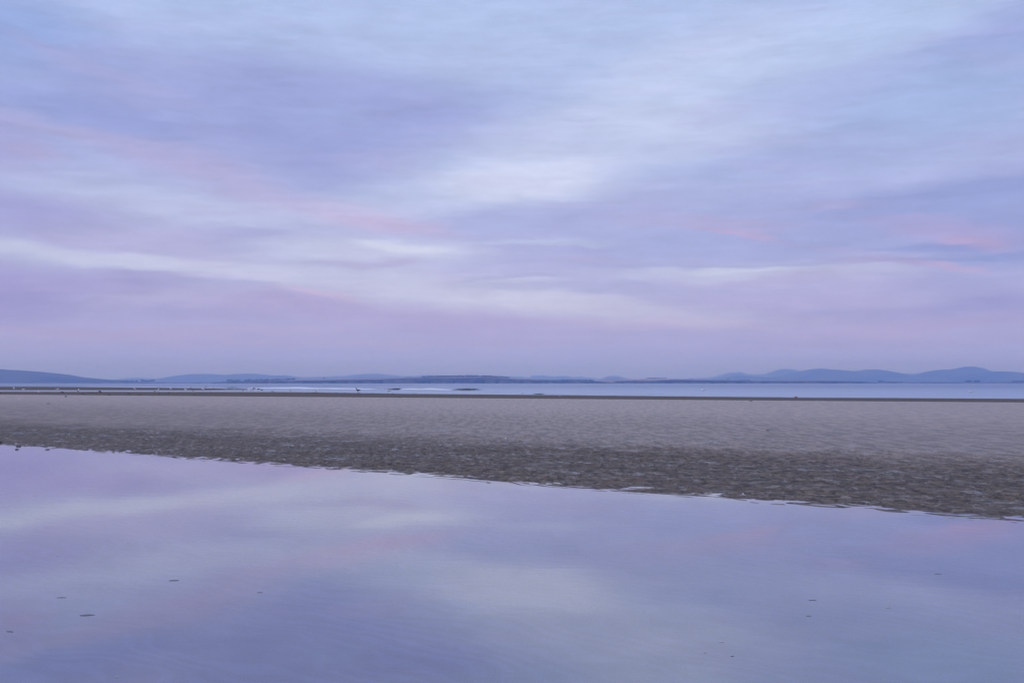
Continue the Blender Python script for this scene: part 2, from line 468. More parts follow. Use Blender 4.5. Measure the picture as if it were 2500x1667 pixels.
# wet sheet of the middle flat: a film of water lies on it, smoother and shinier; its pale sheen is also painted into the colour
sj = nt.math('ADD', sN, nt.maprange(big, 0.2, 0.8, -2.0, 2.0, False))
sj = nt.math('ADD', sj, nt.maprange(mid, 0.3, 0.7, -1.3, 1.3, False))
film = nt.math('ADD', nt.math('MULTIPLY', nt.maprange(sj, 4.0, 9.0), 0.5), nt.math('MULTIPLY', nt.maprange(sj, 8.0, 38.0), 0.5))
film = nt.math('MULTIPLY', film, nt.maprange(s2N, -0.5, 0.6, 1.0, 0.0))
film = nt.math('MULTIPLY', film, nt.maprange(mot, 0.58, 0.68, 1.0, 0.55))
band = nt.maprange(s2N, -0.3, 1.0)
seep = nt.math('MULTIPLY', nt.maprange(s2N, -2.6, -1.2), nt.maprange(s2N, -0.6, 0.1, 1.0, 0.0))
rough = nt.mix(film, (0.62, 0.62, 0.62, 1), (0.33, 0.33, 0.33, 1))
rough = nt.mix(nt.math('MULTIPLY', film, nt.maprange(mot, 0.40, 0.62)), rough, (0.52, 0.52, 0.52, 1))
wetp = nt.noise(nt.mapping(pos, rot=(0, 0, R(30)), scale=(1.1, 2.0, 1)), 1.0, 4.0, 0.7)
trough = nt.math('MULTIPLY', nt.maprange(a_r.outputs['Fac'], 0.10, 0.32, 1.0, 0.0), nt.maprange(wetp, 0.47, 0.56))
trough = nt.math('MULTIPLY', trough, nt.maprange(sN, 3.0, 20.0, 1.0, 0.35))
trough = nt.math('MULTIPLY', trough, nt.maprange(py_, 26.0, 38.0, 1.0, 0.0))
rough = nt.mix(trough, rough, (0.16, 0.16, 0.16, 1))
rough = nt.mix(band, rough, (0.75, 0.75, 0.75, 1))
rough = nt.mix(seep, rough, (0.22, 0.22, 0.22, 1))
spec = nt.mix(film, (0.28, 0.28, 0.28, 1), (0.55, 0.55, 0.55, 1))
spec = nt.mix(trough, spec, (0.6, 0.6, 0.6, 1))
spec = nt.mix(band, spec, (0.12, 0.12, 0.12, 1))
c = nt.mix(nt.math('MULTIPLY', film, 0.8), c, nt.mix(nt.maprange(mot, 0.45, 0.55), (0.25, 0.178, 0.136, 1), (0.70, 0.515, 0.405, 1)))  # sky sheen of the wet flat painted in as paler, mottled sand
c = nt.mix(band, c, nt.mix(nt.maprange(mid, 0.3, 0.7), (0.13, 0.10, 0.078, 1), (0.17, 0.133, 0.105, 1)))
bh = nt.math('ADD', nt.math('MULTIPLY', mid, 1.0), nt.math('MULTIPLY', fine, 0.35))
bn = bump(nt, bh, 0.7, 0.05)
bn = bump(nt, mot, 0.5, 0.10, bn)
bn = bump(nt, grain, 0.25, 0.002, bn)
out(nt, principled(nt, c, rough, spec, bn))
sand_o = grid_mesh('sand_flat', GX, GY, GZ, sand, wrap=True)
for nm_, ar_ in (('ripple', height_r), ('lump', height_l)):
    at_ = sand_o.data.attributes.new(nm_, 'FLOAT', 'POINT'); at_.data.foreach_set('value', ar_.astype(np.float32).ravel())
tag(sand_o, kind='structure', label='wide rippled wet sand flat at low tide with a darker smooth damp band along the sea')

# ------------------------------------------------------------------ still pool in front
poolm, nt = material('pool_water')
geo = nt.add('ShaderNodeNewGeometry')
rp = nt.noise(nt.mapping(geo.outputs['Position'], rot=(0, 0, R(36)), scale=(0.9, 4.0, 1)), 1.0, 3.0, 0.5)
nb = bump(nt, rp, 0.035, 0.01)
fr = nt.add('ShaderNodeFresnel'); fr.inputs[0].default_value = 1.6
gl = nt.add('ShaderNodeBsdfGlossy'); gl.inputs['Roughness'].default_value = 0.035; gl.inputs['Color'].default_value = (1, 1, 1, 1)
nt.put(gl.inputs['Normal'], nb)
tr0 = nt.add('ShaderNodeBsdfTransparent'); tr0.inputs[0].default_value = (0.80, 0.84, 1.0, 1)
df = nt.add('ShaderNodeBsdfDiffuse'); df.inputs[0].default_value = (0.27, 0.30, 0.53, 1)
tr = nt.add('ShaderNodeMixShader'); tr.inputs[0].default_value = 0.28; nt.put(tr.inputs[1], tr0.outputs[0]); nt.put(tr.inputs[2], df.outputs[0])
mx = nt.add('ShaderNodeMixShader'); nt.put(mx.inputs[0], nt.math('POWER', fr.outputs[0], 0.66)); nt.put(mx.inputs[1], tr.outputs[0]); nt.put(mx.inputs[2], gl.outputs[0])
out(nt, mx.outputs[0])


def quad_between(name, s_lo, s_hi, q_lo, q_hi, n_, t_, off, mat, z=0.0, nseg=1):
    vs = []; fs = []
    for i in range(nseg + 1):
        q = q_lo + (q_hi - q_lo) * i / nseg
        for s in (s_lo, s_hi):
            p = n_ * (s + off) + t_ * q
            vs.append((p.x, p.y, z))
        if i: k = 2 * i; fs.append((k - 2, k, k + 1, k - 1))
    return mesh_obj(name, vs, fs, mat, smooth=False, up=True)


pool = quad_between('tidal_pool', -250, 3.2, -400, 400, ndir, tdir, S0, poolm)
tag(pool, kind='structure', label='wide still tidal pool in the foreground mirroring the dusk sky')

# ------------------------------------------------------------------ sea
seam, nt = material('sea_water')
geo = nt.add('ShaderNodeNewGeometry'); pos = geo.outputs['Position']
px_, py_, pz_ = nt.sep(pos)
n1 = nt.noise(nt.mapping(pos, rot=(0, 0, R(-8)), scale=(0.012, 0.10, 1)), 1.0, 4.0, 0.6)
n3 = nt.noise(nt.mapping(pos, rot=(0, 0, R(-12)), scale=(0.05, 0.35, 1)), 1.0, 3.0, 0.6)
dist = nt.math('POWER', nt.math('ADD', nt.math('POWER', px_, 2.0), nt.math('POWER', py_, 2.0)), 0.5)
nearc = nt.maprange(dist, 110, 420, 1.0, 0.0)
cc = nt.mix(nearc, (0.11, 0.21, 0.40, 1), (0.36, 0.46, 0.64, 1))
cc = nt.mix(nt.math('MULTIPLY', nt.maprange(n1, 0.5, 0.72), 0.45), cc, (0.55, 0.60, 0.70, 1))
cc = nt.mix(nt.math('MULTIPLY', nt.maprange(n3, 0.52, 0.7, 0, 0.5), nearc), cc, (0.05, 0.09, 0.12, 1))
nb = bump(nt, nt.math('ADD', n1, nt.math('MULTIPLY', n3, 0.4)), 0.35, 0.5)
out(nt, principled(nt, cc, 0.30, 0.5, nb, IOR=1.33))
ang_s = np.radians(np.linspace(0, 360, 97)[:-1])
# sheet from just landward of the shoreline out to the horizon
vs = []; fs = []
far_pts = []
for i in range(181):
    q = -23000 + 46000 * i / 180
    q = math.copysign(abs(q / 23000) ** 2.2 * 23000, q)
    a = n2 * (B0 + 8.0) + t2 * q
    b = n2 * (B0 + 900.0) + t2 * q * 1.0
    c_ = n2 * math.sqrt(max(900 ** 2 + 1, 24000 ** 2 - q * q)) + t2 * q
    vs += [(a.x, a.y, 0), (b.x, b.y, 0), (c_.x, c_.y, 0)]
    if i:
        k = 3 * i
        fs += [(k - 3, k, k + 1, k - 2), (k - 2, k + 1, k + 2, k - 1)]
sea = mesh_obj('sea', vs, fs, seam, smooth=False, up=True)
tag(sea, kind='structure', label='calm blue sea between the sand flat and the far islands')

# dry land behind the camera, so the ground goes on
bm_ = material('back_sand'); backm, nt = bm_
geo = nt.add('ShaderNodeNewGeometry')
out(nt, principled(nt, nt.mix(nt.maprange(nt.noise(geo.outputs['Position'], 0.4, 4, 0.6), 0.4, 0.6), (0.15, 0.13, 0.11, 1), (0.22, 0.19, 0.16, 1)), 0.8, 0.2))
vs = []; fs = []
a0 = n2 * (B0 + 6) + t2 * 15000; a1 = n2 * (B0 + 6) - t2 * 15000
b0 = a0 - n2 * 15000; b1 = a1 - n2 * 15000
mesh_obj('beach_ground', [(a0.x, a0.y, -0.9), (a1.x, a1.y, -0.9), (b1.x, b1.y, -0.9), (b0.x, b0.y, -0.9)], [(0, 1, 2, 3)], backm)['kind'] = 'structure'

# ------------------------------------------------------------------ waves and foam in the shallows
def soft_mat(name, color, rough, edge=0.22, dens=1.0, sy=6.0):
    m, nt = material(name)
    t = nt.add('ShaderNodeTexCoord')
    u, v, _ = nt.sep(t.outputs['UV'])
    eu = nt.math('MULTIPLY', nt.maprange(u, 0, edge), nt.maprange(u, 1 - edge, 1, 1, 0))
    ev = nt.math('MULTIPLY', nt.maprange(v, 0, 0.28), nt.maprange(v, 0.72, 1, 1, 0))
    geo = nt.add('ShaderNodeNewGeometry')
    n = nt.noise(nt.mapping(geo.outputs['Position'], scale=(0.10, 0.35, 1)), 1.0, 4.0, 0.6)
    a = nt.math('MULTIPLY', nt.math('MULTIPLY', eu, ev), nt.math('MULTIPLY', nt.maprange(n, 0.25, 0.6, 0.45, 1.0), dens), clamp=True)
    pr = principled(nt, color, rough, 0.3)
    tr = nt.add('ShaderNodeBsdfTransparent')
    mx = nt.add('ShaderNodeMixShader'); nt.put(mx.inputs[0], a); nt.put(mx.inputs[1], tr.outputs[0]); nt.put(mx.inputs[2], pr)
    out(nt, mx.outputs[0])
    return m


foam_m = soft_mat('foam_white', (0.93, 0.94, 0.97, 1), 0.7, edge=0.12, dens=1.5)
foam_thin = soft_mat('foam_thin', (0.80, 0.83, 0.92, 1), 0.6, dens=1.0)
glassy_m = soft_mat('dark_wave_face', (0.015, 0.028, 0.025, 1), 0.75, edge=0.5, dens=1.1)


def ridge(name, pts, half_w, h, mat, z0=0.02, ns=48, na=9, parent=None):
    """low ridge of water along photo-placed points, real width and height"""
    P3 = [ground(*p) for p in pts]
    L = [0.0]
    for i in range(1, len(P3)): L.append(L[-1] + (P3[i] - P3[i - 1]).length)
    vs = []; uv = []; fs = []
    for i in range(ns + 1):
        t = i / ns; l = t * L[-1]
        k = max(j for j in range(len(L)) if L[j] <= l + 1e-6); k = min(k, len(L) - 2)
        p = P3[k].lerp(P3[k + 1], (l - L[k]) / (L[k + 1] - L[k]))
        n = Vector((0.0, 1.0, 0.0))      # swells come in square to the beach
        taper = math.sin(math.pi * min(1, max(0, t))) ** 0.6
        wob = 0.6 + 0.8 * fbm(np.array(t * 7.0 + pts[0][0]), np.array(0.3), 2, 5)
        for j in range(na):
            v = j / (na - 1); sgn = v * 2 - 1
            q = p + n * sgn * half_w
            vs.append((q.x, q.y, z0 + h * taper * wob * math.exp(-(sgn * 2.2) ** 2)))
            uv.append((t, v))
    for i in range(ns):
        for j in range(na - 1):
            a = i * na + j; fs.append((a, a + na, a + na + 1, a + 1))
    o = mesh_obj(name, vs, fs, mat, up=True)
    ul = o.data.uv_layers.new(name='UVMap')
    for lp in o.data.loops: ul.data[lp.index].uv = uv[lp.vertex_index]
    o.data.update()
    return o


tag(ridge('breaking_wave', [(600, 947.6), (760, 949.6), (880, 950.6), (950, 951.2)], 9, 0.40, foam_m), 'long white breaking wave left of the first dark glassy swell', 'wave', 'waves breaking in the shallows')
tag(ridge('breaking_wave', [(955, 951.4), (1040, 952.2), (1118, 952.8)], 8, 0.34, foam_m, z0=0.03), 'shorter white breaking wave between the two dark glassy swells', 'wave', 'waves breaking in the shallows')
tag(ridge('swell', [(934, 951.3), (960, 951.4), (998, 951.7)], 8, 0.30, glassy_m, z0=0.05, ns=20), 'small dark glassy swell between the white breakers', 'wave', 'dark glassy swells')
tag(ridge('swell', [(1096, 952.7), (1136, 952.9), (1186, 953.1)], 8, 0.34, glassy_m, z0=0.05, ns=20), 'largest dark green glassy swell at the right end of the breakers', 'wave', 'dark glassy swells')
tag(ridge('swell', [(1295, 962.3), (1312, 962.5), (1335, 962.8)], 3.0, 0.09, glassy_m, z0=0.04, ns=20), 'thin dark swell touching the sand edge right of centre', 'wave', 'dark glassy swells')
tag(ridge('swell', [(552, 946.3), (566, 946.4), (582, 946.6)], 9, 0.12, glassy_m, z0=0.04, ns=20), 'faint dark swell behind the gulls left of the breakers', 'wave', 'dark glassy swells')

foam_runs = [([(0, 942.2), (60, 942.0), (140, 941.6)], 26, foam_thin), ([(200, 943.0), (300, 943.8), (400, 945.0)], 10, foam_m), ([(395, 945.0), (450, 945.8), (560, 947.0)], 9, foam_m),
             ([(560, 947.4), (640, 948.4), (800, 951.6)], 7, foam_thin), ([(900, 955.0), (1100, 956.6), (1250, 958.2)], 6, foam_thin),
             ([(1000, 960.0), (1120, 960.9), (1285, 962.0)], 2.6, foam_m), ([(960, 941.0), (1200, 941.5), (1500, 941.6)], 30, foam_thin), ([(1290, 958.6), (1450, 959.6), (1640, 961.4)], 4, foam_thin),
             ([(1300, 962.0), (1600, 965.4), (1950, 968.6)], 2.8, foam_thin), ([(1950, 969.2), (2200, 971.0), (2500, 972.3)], 2.2, foam_thin),
             ([(420, 955.2), (620, 955.8), (790, 956.6)], 2.6, foam_thin), ([(800, 944.0), (1000, 944.6), (1180, 945.0)], 18, foam_thin), ([(1560, 948.0), (1640, 948.4), (1760, 948.6)], 10, foam_thin)]
for k, (pts, hw, m) in enumerate(foam_runs):
    o = ridge('sea_foam', pts, hw, 0.01, m, z0=0.008 + 0.0009 * k, ns=30, na=5)
    tag(o, 'soft white foam streaks on the shallow sea', kind='stuff')

# ------------------------------------------------------------------ hills and islands across the water
def land_mat(name, scrub, scrub2, earth, field, cliff=True, sc=0.006):
    m, nt = material(name)
    geo = nt.add('ShaderNodeNewGeometry'); pos = geo.outputs['Position']
    n = nt.noise(nt.mapping(pos, scale=(sc, sc, sc * 2)), 1.0, 4.0, 0.6)
    c = nt.mix(nt.maprange(n, 0.4, 0.6), (*scrub, 1), (*scrub2, 1))
    if cliff:
        e = nt.noise(nt.mapping(pos, scale=(0.022, 0.008, 0.03)), 1.0, 5.0, 0.65)
        c = nt.mix(nt.maprange(e, 0.48, 0.66, 0, 0.85), c, (*earth, 1))
        nz = nt.sep(geo.outputs['Normal'])[2]
        c = nt.mix(nt.math('MULTIPLY', nt.maprange(nz, 0.90, 0.985), nt.maprange(nt.sep(pos)[2], 9.0, 16.0)), c, nt.mix(nt.maprange(nt.noise(nt.mapping(pos, scale=(0.0015, 0.002, 0)), 1.0, 1.0), 0.42, 0.5), (*scrub2, 1), (*field, 1)))
    out(nt, principled(nt, c, 0.9, 0.1))
    return m


hill_m = land_mat('hill_scrub', (0.015, 0.025, 0.02), (0.10, 0.10, 0.065), None, None, cliff=False, sc=0.0022)
isl_m = land_mat('headland_land', (0.022, 0.032, 0.024), (0.05, 0.055, 0.045), (0.15, 0.085, 0.075), (0.36, 0.24, 0.21))
spit_m = simple_mat('spit_scrub', (0.05, 0.05, 0.04), (0.16, 0.12, 0.10), 0.01, 0.9, 0.1)
SEA_Y = 935.0


def hill(name, label, prof, dist, depth, mat, cliff=None, step=6, rough=0.0, kind='structure'):
    """rounded land mass: crest heights follow prof (photo columns), body has a front slope, top and back"""
    xs = np.array([p[0] for p in prof], float); ys = np.array([p[1] for p in prof], float)
    X = np.arange(xs[0], xs[-1] + step, step)
    Yp = np.interp(X, xs, ys)
    if cliff is None and kind == 'structure': Yp = Yp + (fbm(X * 0.045 + dist, X * 0 + 2.0, 4, 3) - 0.5) * 2.2 * np.clip((SEA_Y - Yp) / 12, 0, 1)
    if cliff is None:
        D_ = np.array([-1.0, -0.75, -0.5, -0.25, 0.0, 0.3, 0.7, 1.0]); H_ = np.array([0, 0.30, 0.62, 0.88, 1.0, 0.85, 0.4, 0.0])
    else:
        D_ = np.array([-1.0, -0.99, -0.975, -0.965, -0.5, 0.0, 0.5, 1.0]); H_ = np.array([0, 0.40, cliff * 0.9, cliff, 0.5 * (1 + cliff), 1.0, 0.6, 0.0])
    gx = np.zeros((len(D_), len(X))); gy = gx.copy(); gz = gx.copy()
    for j, (x, y) in enumerate(zip(X, Yp)):
        h = max(0.3, (SEA_Y - y) / F * dist + CAM_H * 0)
        h *= 1 + rough * (random.random() - 0.5)
        edge = min(1.0, (j + 1) / 4, (len(X) - j) / 4)
        for i, (dd, hh) in enumerate(zip(D_, H_)):
            jit = 1 + 0.12 * (fbm(np.array(j * 0.35), np.array(i * 1.3 + dist * 0.001), 2, 8) - 0.5)
            Dk = dist + dd * depth * 0.5 * (0.35 + 0.65 * edge)
            # points of one column share one bearing from the beach
            gx[i, j] = (x - 1250) / F * dist * (1 + 0.0 * dd); gy[i, j] = Dk * (jit if hh == 0 else 1); gz[i, j] = h * hh * (Dk / dist) if hh > 0 else -2.0
    o = grid_mesh(name, gx, gy, gz, mat)
    return tag(o, label, kind=kind)


hill('hill', 'dark blue hill sloping down to the sea at the far left', [(-420, 925), (-250, 908), (-100, 902), (0, 901), (50, 903), (100, 907), (130, 911), (155, 917), (200, 922), (250, 926), (300, 930), (360, 934.4)], 8500, 2200, hill_m)
hill('hill', 'low faint hill behind the tree covered islets on the left', [(240, 932), (290, 926), (310, 923), (335, 921.3), (360, 923), (400, 927), (440, 933)], 19500, 2500, hill_m)
hill('hill', 'long pale blue hill with an uneven crest left of centre', [(375, 934), (400, 927), (420, 922), (450, 915), (470, 912.5), (520, 912.3), (530, 914), (550, 915), (575, 913), (620, 911.8), (650, 914), (670, 916.5), (695, 915), (720, 919), (735, 923), (770, 929), (800, 933)], 16500, 4000, hill_m, step=4)
hill('hill', 'pale hills behind the headland near the centre', [(680, 928), (740, 921), (800, 919), (840, 917.5), (870, 914), (900, 912), (925, 912), (950, 915), (1000, 918), (1030, 916), (1060, 915), (1090, 918), (1150, 914), (1180, 916), (1220, 919), (1270, 919), (1292, 921.5), (1300, 915.5), (1330, 916), (1342, 919), (1360, 918.3), (1380, 917), (1400, 920.5), (1415, 919), (1440, 922), (1470, 925), (1500, 930)], 19500, 4000, hill_m, step=4)
hill('hill', 'small peaked hill behind the pale pink fields', [(1455, 930), (1470, 924), (1482, 919), (1495, 916.8), (1508, 918), (1520, 921), (1540, 925), (1560, 930)], 19000, 2000, hill_m, step=4)
hill('hill', 'low faint ridge behind the headland right of centre', [(1560, 929), (1600, 926), (1700, 922.5), (1760, 922), (1800, 924), (1850, 928)], 19500, 2500, hill_m)
hill('hill', 'blue hill with a flat double crest right of the headland', [(1730, 929), (1764, 923), (1796, 916.6), (1839, 918.4), (1886, 922), (1921, 915.7), (1952, 907), (1975, 901.4), (2002, 899), (2042, 901.7), (2083, 906), (2115, 902), (2145, 902), (2174, 908), (2196, 915), (2230, 916), (2270, 920), (2320, 928)], 14500, 3500, hill_m, step=4)
hill('hill', 'blue hill with a steep right shoulder near the right edge', [(2150, 928), (2200, 918), (2240, 915), (2261, 912), (2287, 903), (2325, 901), (2340, 898), (2357, 894.4), (2378, 894.8), (2388, 900), (2400, 911), (2430, 918), (2480, 925)], 14000, 2500, hill_m, step=4)
hill('hill', 'low blue hill at the right edge', [(2370, 922), (2400, 914), (2417, 911.5), (2438, 906), (2474, 907.5), (2500, 912), (2600, 917), (2750, 925), (2850, 933)], 12500, 2500, hill_m, step=6)
hill('mountain', 'faint distant mountains fading into the sky on the right', [(1690, 930), (1734, 922), (1768, 912), (1790, 909.5), (1807, 908), (1821, 913), (1864, 914), (1886, 907), (1907, 900.5), (1936, 901.4), (1952, 906), (2000, 914), (2100, 918), (2200, 911), (2260, 910), (2330, 909), (2400, 904.5), (2430, 905), (2480, 909), (2560, 915), (2700, 925)], 20500, 2500, hill_m, step=6)

# the near headland with cliffs and fields
hill('headland', 'long low headland with reddish cliffs and pale fields across the water', [(560, 934), (590, 930), (680, 928), (690, 926.5), (760, 925.8), (800, 925), (880, 922.9), (1000, 920.8), (1030, 920), (1075, 919), (1110, 918.5), (1200, 918.5), (1240, 921.5), (1260, 923), (1340, 926.5), (1400, 926.6), (1445, 928), (1470, 931.5), (1490, 934)], 6200, 900, isl_m, cliff=0.72, step=4, rough=0.05)
hill('headland', 'right half of the low headland beyond the pale pink fields', [(1485, 933.5), (1510, 931), (1575, 928.0), (1600, 925.6), (1640, 924.8), (1670, 925.6), (1700, 926.2), (1770, 927.4), (1790, 928), (1860, 929.4), (1900, 929), (1960, 928.4), (2020, 929.2), (2060, 930.4), (2100, 934)], 6000, 700, isl_m, cliff=0.85, step=4, rough=0.05)
field_m = simple_mat('pale_field', (0.34, 0.22, 0.19), (0.42, 0.29, 0.24), 0.004, 0.9, 0.1)
hill('field', 'pale pinkish field sloping down to the water between the two headlands', [(1440, 934.4), (1452, 930), (1470, 927.4), (1500, 926.4), (1560, 924.8), (1600, 923.8), (1640, 925), (1680, 927)], 6700, 700, field_m, step=4)
# low sandy spits on the right
hill('spit', 'low sandy spit below the hills on the right', [(2060, 934.4), (2100, 932.6), (2125, 933.2), (2170, 931.8), (2205, 932.2), (2260, 931.8), (2330, 932.4), (2400, 932.2), (2460, 931.8), (2560, 931.5), (2700, 932.5)], 6500, 300, spit_m, step=6)
hill('spit', 'low spit carrying the tree clumps on the left', [(150, 934.3), (230, 932.8), (290, 932.0), (380, 932.0), (440, 932.8), (560, 932.4), (600, 931.5)], 7000, 250, spit_m, step=6)

# ------------------------------------------------------------------ trees on the headland
leaf_m = simple_mat('tree_foliage', (0.018, 0.028, 0.018), (0.045, 0.06, 0.035), 0.6, 0.9, 0.1)
bark_m = simple_mat('tree_bark', (0.06, 0.05, 0.04), (0.1, 0.08, 0.07), 1.0, 0.9, 0.1)


def crown_mesh(rx, rz, zc, n=26, seed=0):
    rnd = random.Random(seed); bm = bmesh.new()
    for k in range(n):
        while True:
            v = Vector((rnd.uniform(-1, 1), rnd.uniform(-1, 1), rnd.uniform(-1, 1)))
            if v.length < 1: break
        c = Vector((v.x * rx, v.y * rx, zc + v.z * rz))
        r = rnd.uniform(0.18, 0.36) * min(rx, rz * 1.2)
        g = bmesh.ops.create_icosphere(bm, subdivisions=1, radius=r)
        for q in g['verts']: q.co = q.co * rnd.uniform(0.75, 1.25) + c
    me = bpy.data.meshes.new('crown'); bm.to_mesh(me); bm.free(); me.materials.append(leaf_m); return me


def trunk_mesh(h):
    bm = bmesh.new()
    bmesh.ops.create_cone(bm, cap_ends=True, segments=7, radius1=0.4, radius2=0.15, depth=h, matrix=Matrix.Translation((0, 0, h / 2)))
    for s in (-1, 1):
        m = Matrix.Translation((s * h * .12, 0, h * .75)) @ Matrix.Rotation(s * R(40), 4, 'Y')
        bmesh.ops.create_cone(bm, cap_ends=True, segments=5, radius1=0.16, radius2=0.07, depth=h * .45, matrix=m)
    me = bpy.data.meshes.new('trunk'); bm.to_mesh(me); bm.free(); me.materials.append(bark_m); return me


crowns = [crown_mesh(4.2, 3.2, 6.2, 28, 1), crown_mesh(3.2, 4.2, 7.0, 26, 2), crown_mesh(5.4, 3.0, 5.4, 32, 3), crown_mesh(2.3, 2.3, 4.0, 18, 4)]
trunk = trunk_mesh(6.0)


def tree(x, base_y, D_, k, s, label, group):
    p = far(x, base_y, D_)
    t = empty('tree', (p.x, p.y, p.z - 0.5), random.uniform(0, 6)); t.scale = (s, s, s)
    a = bpy.data.objects.new('crown', crowns[k]); a.parent = t; col.objects.link(a)
    b = bpy.data.objects.new('trunk', trunk); b.parent = t; col.objects.link(b)
    tag(t, label, 'tree', group)


tree(545, 931.6, 6900, 3, 1.4, 'small lone tree left of the long tree belt', 'lone trees')
tree(791, 925.3, 6200, 0, 1.1, 'lone round tree on the left end of the headland top', 'lone trees')
tree(879, 923.2, 6200, 3, 1.3, 'lone small tree on the open field left of centre', 'lone trees')
tree(967, 921.6, 6200, 3, 1.0, 'smallest lone tree on the headland field', 'lone trees')
for dx_ in (-5, 0, 5): tree(998 + dx_, 921, 6200, 2, 0.9, 'tree in the small clump just left of the dark headland wood', 'trees of the small clump on the headland field')
tree(1244, 922.6, 6200, 1, 0.9, 'lone tree right of the dark wood on the headland', 'lone trees')
tree(1256, 923.8, 6200, 3, 1.0, 'small tree at the right foot of the dark headland wood', 'lone trees')
tree(1777, 928.6, 6000, 0, 1.1, 'lone round tree on the right half of the headland', 'lone trees')
for i in range(12):
    tree(1474 + i * 3.6 + random.uniform(-1, 1), 927.2 - i * 0.18, 6500, random.choice((1, 3, 0)), random.uniform(0.5, 0.85), 'tree in the row on the crest of the pale pink field', 'trees along the pale field')
for i in range(10):
    tree(293 + i * 4.6 + random.uniform(-1, 1), 932.6, 6950, random.choice((0, 2)), random.uniform(1.2, 1.6), 'tree of the left islet grove', 'trees on the left islet')
for i in range(9):
    tree(346 + i * 3.6 + random.uniform(-1, 1), 933.0, 6900, random.choice((0, 1, 2)), random.uniform(1.6, 2.1), 'tree of the taller islet grove left of the long hill', 'trees on the taller islet')
for i in range(9):
    tree(555 + i * 3.7 + random.uniform(-1, 1), 932.8, 6900, random.choice((0, 1, 2)), random.uniform(1.7, 2.1), 'tree of the belt left end beside the lone tree', 'trees of the belt left end')
for i in range(34):
    tree(597 + i * 3.6 + random.uniform(-1, 1), 932.4 - 0.02 * i, 6150, random.choice((0, 1, 2)), random.uniform(1.4, 1.9) * (1 + i * 0.008), 'tree of the long belt joining the left end of the headland', 'trees of the long belt')
for cx, wd, nn, g in ((2151, 12, 4, 'trees of the small clump right of the headland'), (2364, 16, 6, 'trees of the left clump of the pair at right'), (2384, 14, 6, 'trees of the right clump of the pair at right'), (2486, 30, 9, 'trees of the clump at the right edge')):
    for i in range(nn):
        tree(cx - wd / 2 + wd * (i + .5) / nn, 934, 6400, random.choice((0, 2)), random.uniform(1.4, 1.75), 'tree in ' + g[9:], g)


def wood(name, label, runs, D_, hm, step=2.0):
    """a far wood that reads as one mass: crowns joined into one object"""
    bm = bmesh.new(); rnd = random.Random(len(runs) * 7)
    for (x0, y0, x1, y1) in runs:
        n = int(abs(x1 - x0) / step)
        for i in range(n * 2):
            t = rnd.random(); x = x0 + (x1 - x0) * t; y = y0 + (y1 - y0) * t
            p = far(x, y, D_ + rnd.uniform(-60, 60)); r = rnd.uniform(0.45, 0.8) * hm
            g = bmesh.ops.create_icosphere(bm, subdivisions=1, radius=r)
            for q in g['verts']: q.co = Vector((q.co.x * 1.3, q.co.y * 1.3, q.co.z)) * rnd.uniform(0.8, 1.2) + p + Vector((0, 0, r * 0.4))
    me = bpy.data.meshes.new(name); bm.to_mesh(me); bm.free(); me.materials.append(leaf_m)
    o = bpy.data.objects.new(name, me); col.objects.link(o)
    tag(o, label, kind='stuff')


wood('wood', 'dark wood covering the top of the headland', [(1078, 919, 1130, 918.4), (1078, 921, 1240, 922), (1130, 918.4, 1200, 919), (1200, 919, 1240, 921.5), (1030, 920.2, 1080, 919)], 6150, 6.5)
wood('hedge', 'dark hedge line above the pale field right of centre', [(1577, 923.6, 1628, 923.6), (1580, 922.8, 1625, 922.8)], 6300, 3.2)
wood('hedge', 'short dark hedge on the skyline of the right headland', [(1682, 924.4, 1693, 924.2)], 6100, 2.2, 1.0)
wood('scrub', 'dark scrub along the low end of the right headland', [(1805, 928.5, 1830, 928.4), (1860, 930.5, 2060, 931), (1880, 932.5, 2090, 933), (2162, 932.8, 2205, 932.8)], 5950, 3.2, 1.5)
wood('scrub', 'dark scrub slope below the middle of the headland', [(1280, 929, 1450, 930), (1300, 932, 1440, 932), (1370, 928, 1445, 928.5), (1500, 932, 1620, 929)], 5900, 5.0, 2.2)

# ------------------------------------------------------------------ gulls
white_m = simple_mat('white_feather', (0.74, 0.74, 0.76), (0.84, 0.84, 0.86), 30, 0.7, 0.2)
grey_m = simple_mat('grey_feather', (0.55, 0.56, 0.60), (0.68, 0.69, 0.73), 30, 0.7, 0.2)
black_m = simple_mat('black_feather', (0.02, 0.02, 0.022), (0.04, 0.038, 0.036), 30, 0.6, 0.3)
brown_m = simple_mat('brown_feather', (0.07, 0.055, 0.045), (0.12, 0.10, 0.08), 30, 0.7, 0.2)
beak_m = simple_mat('orange_bill', (0.55, 0.22, 0.06), (0.65, 0.3, 0.08), 30, 0.5, 0.4)
legm = simple_mat('leg_skin', (0.35, 0.14, 0.09), (0.42, 0.2, 0.12), 30, 0.6, 0.3)


def lathe_path(rings, seg=12):
    """rings: (centre, radius_y, radius_z, tilt) along x"""
    vs = []; fs = []
    for (c, ry, rz) in rings:
        for j in range(seg):
            a = 2 * math.pi * j / seg
            vs.append((c[0], c[1] + ry * math.cos(a), c[2] + rz * math.sin(a)))
    n = len(rings)
    for i in range(n - 1):
        for j in range(seg):
            a = i * seg + j; b = i * seg + (j + 1) % seg
            fs.append((a, b, b + seg, a + seg))
    fs.append(tuple(range(seg))[::-1]); fs.append(tuple((n - 1) * seg + j for j in range(seg)))
    return vs, fs


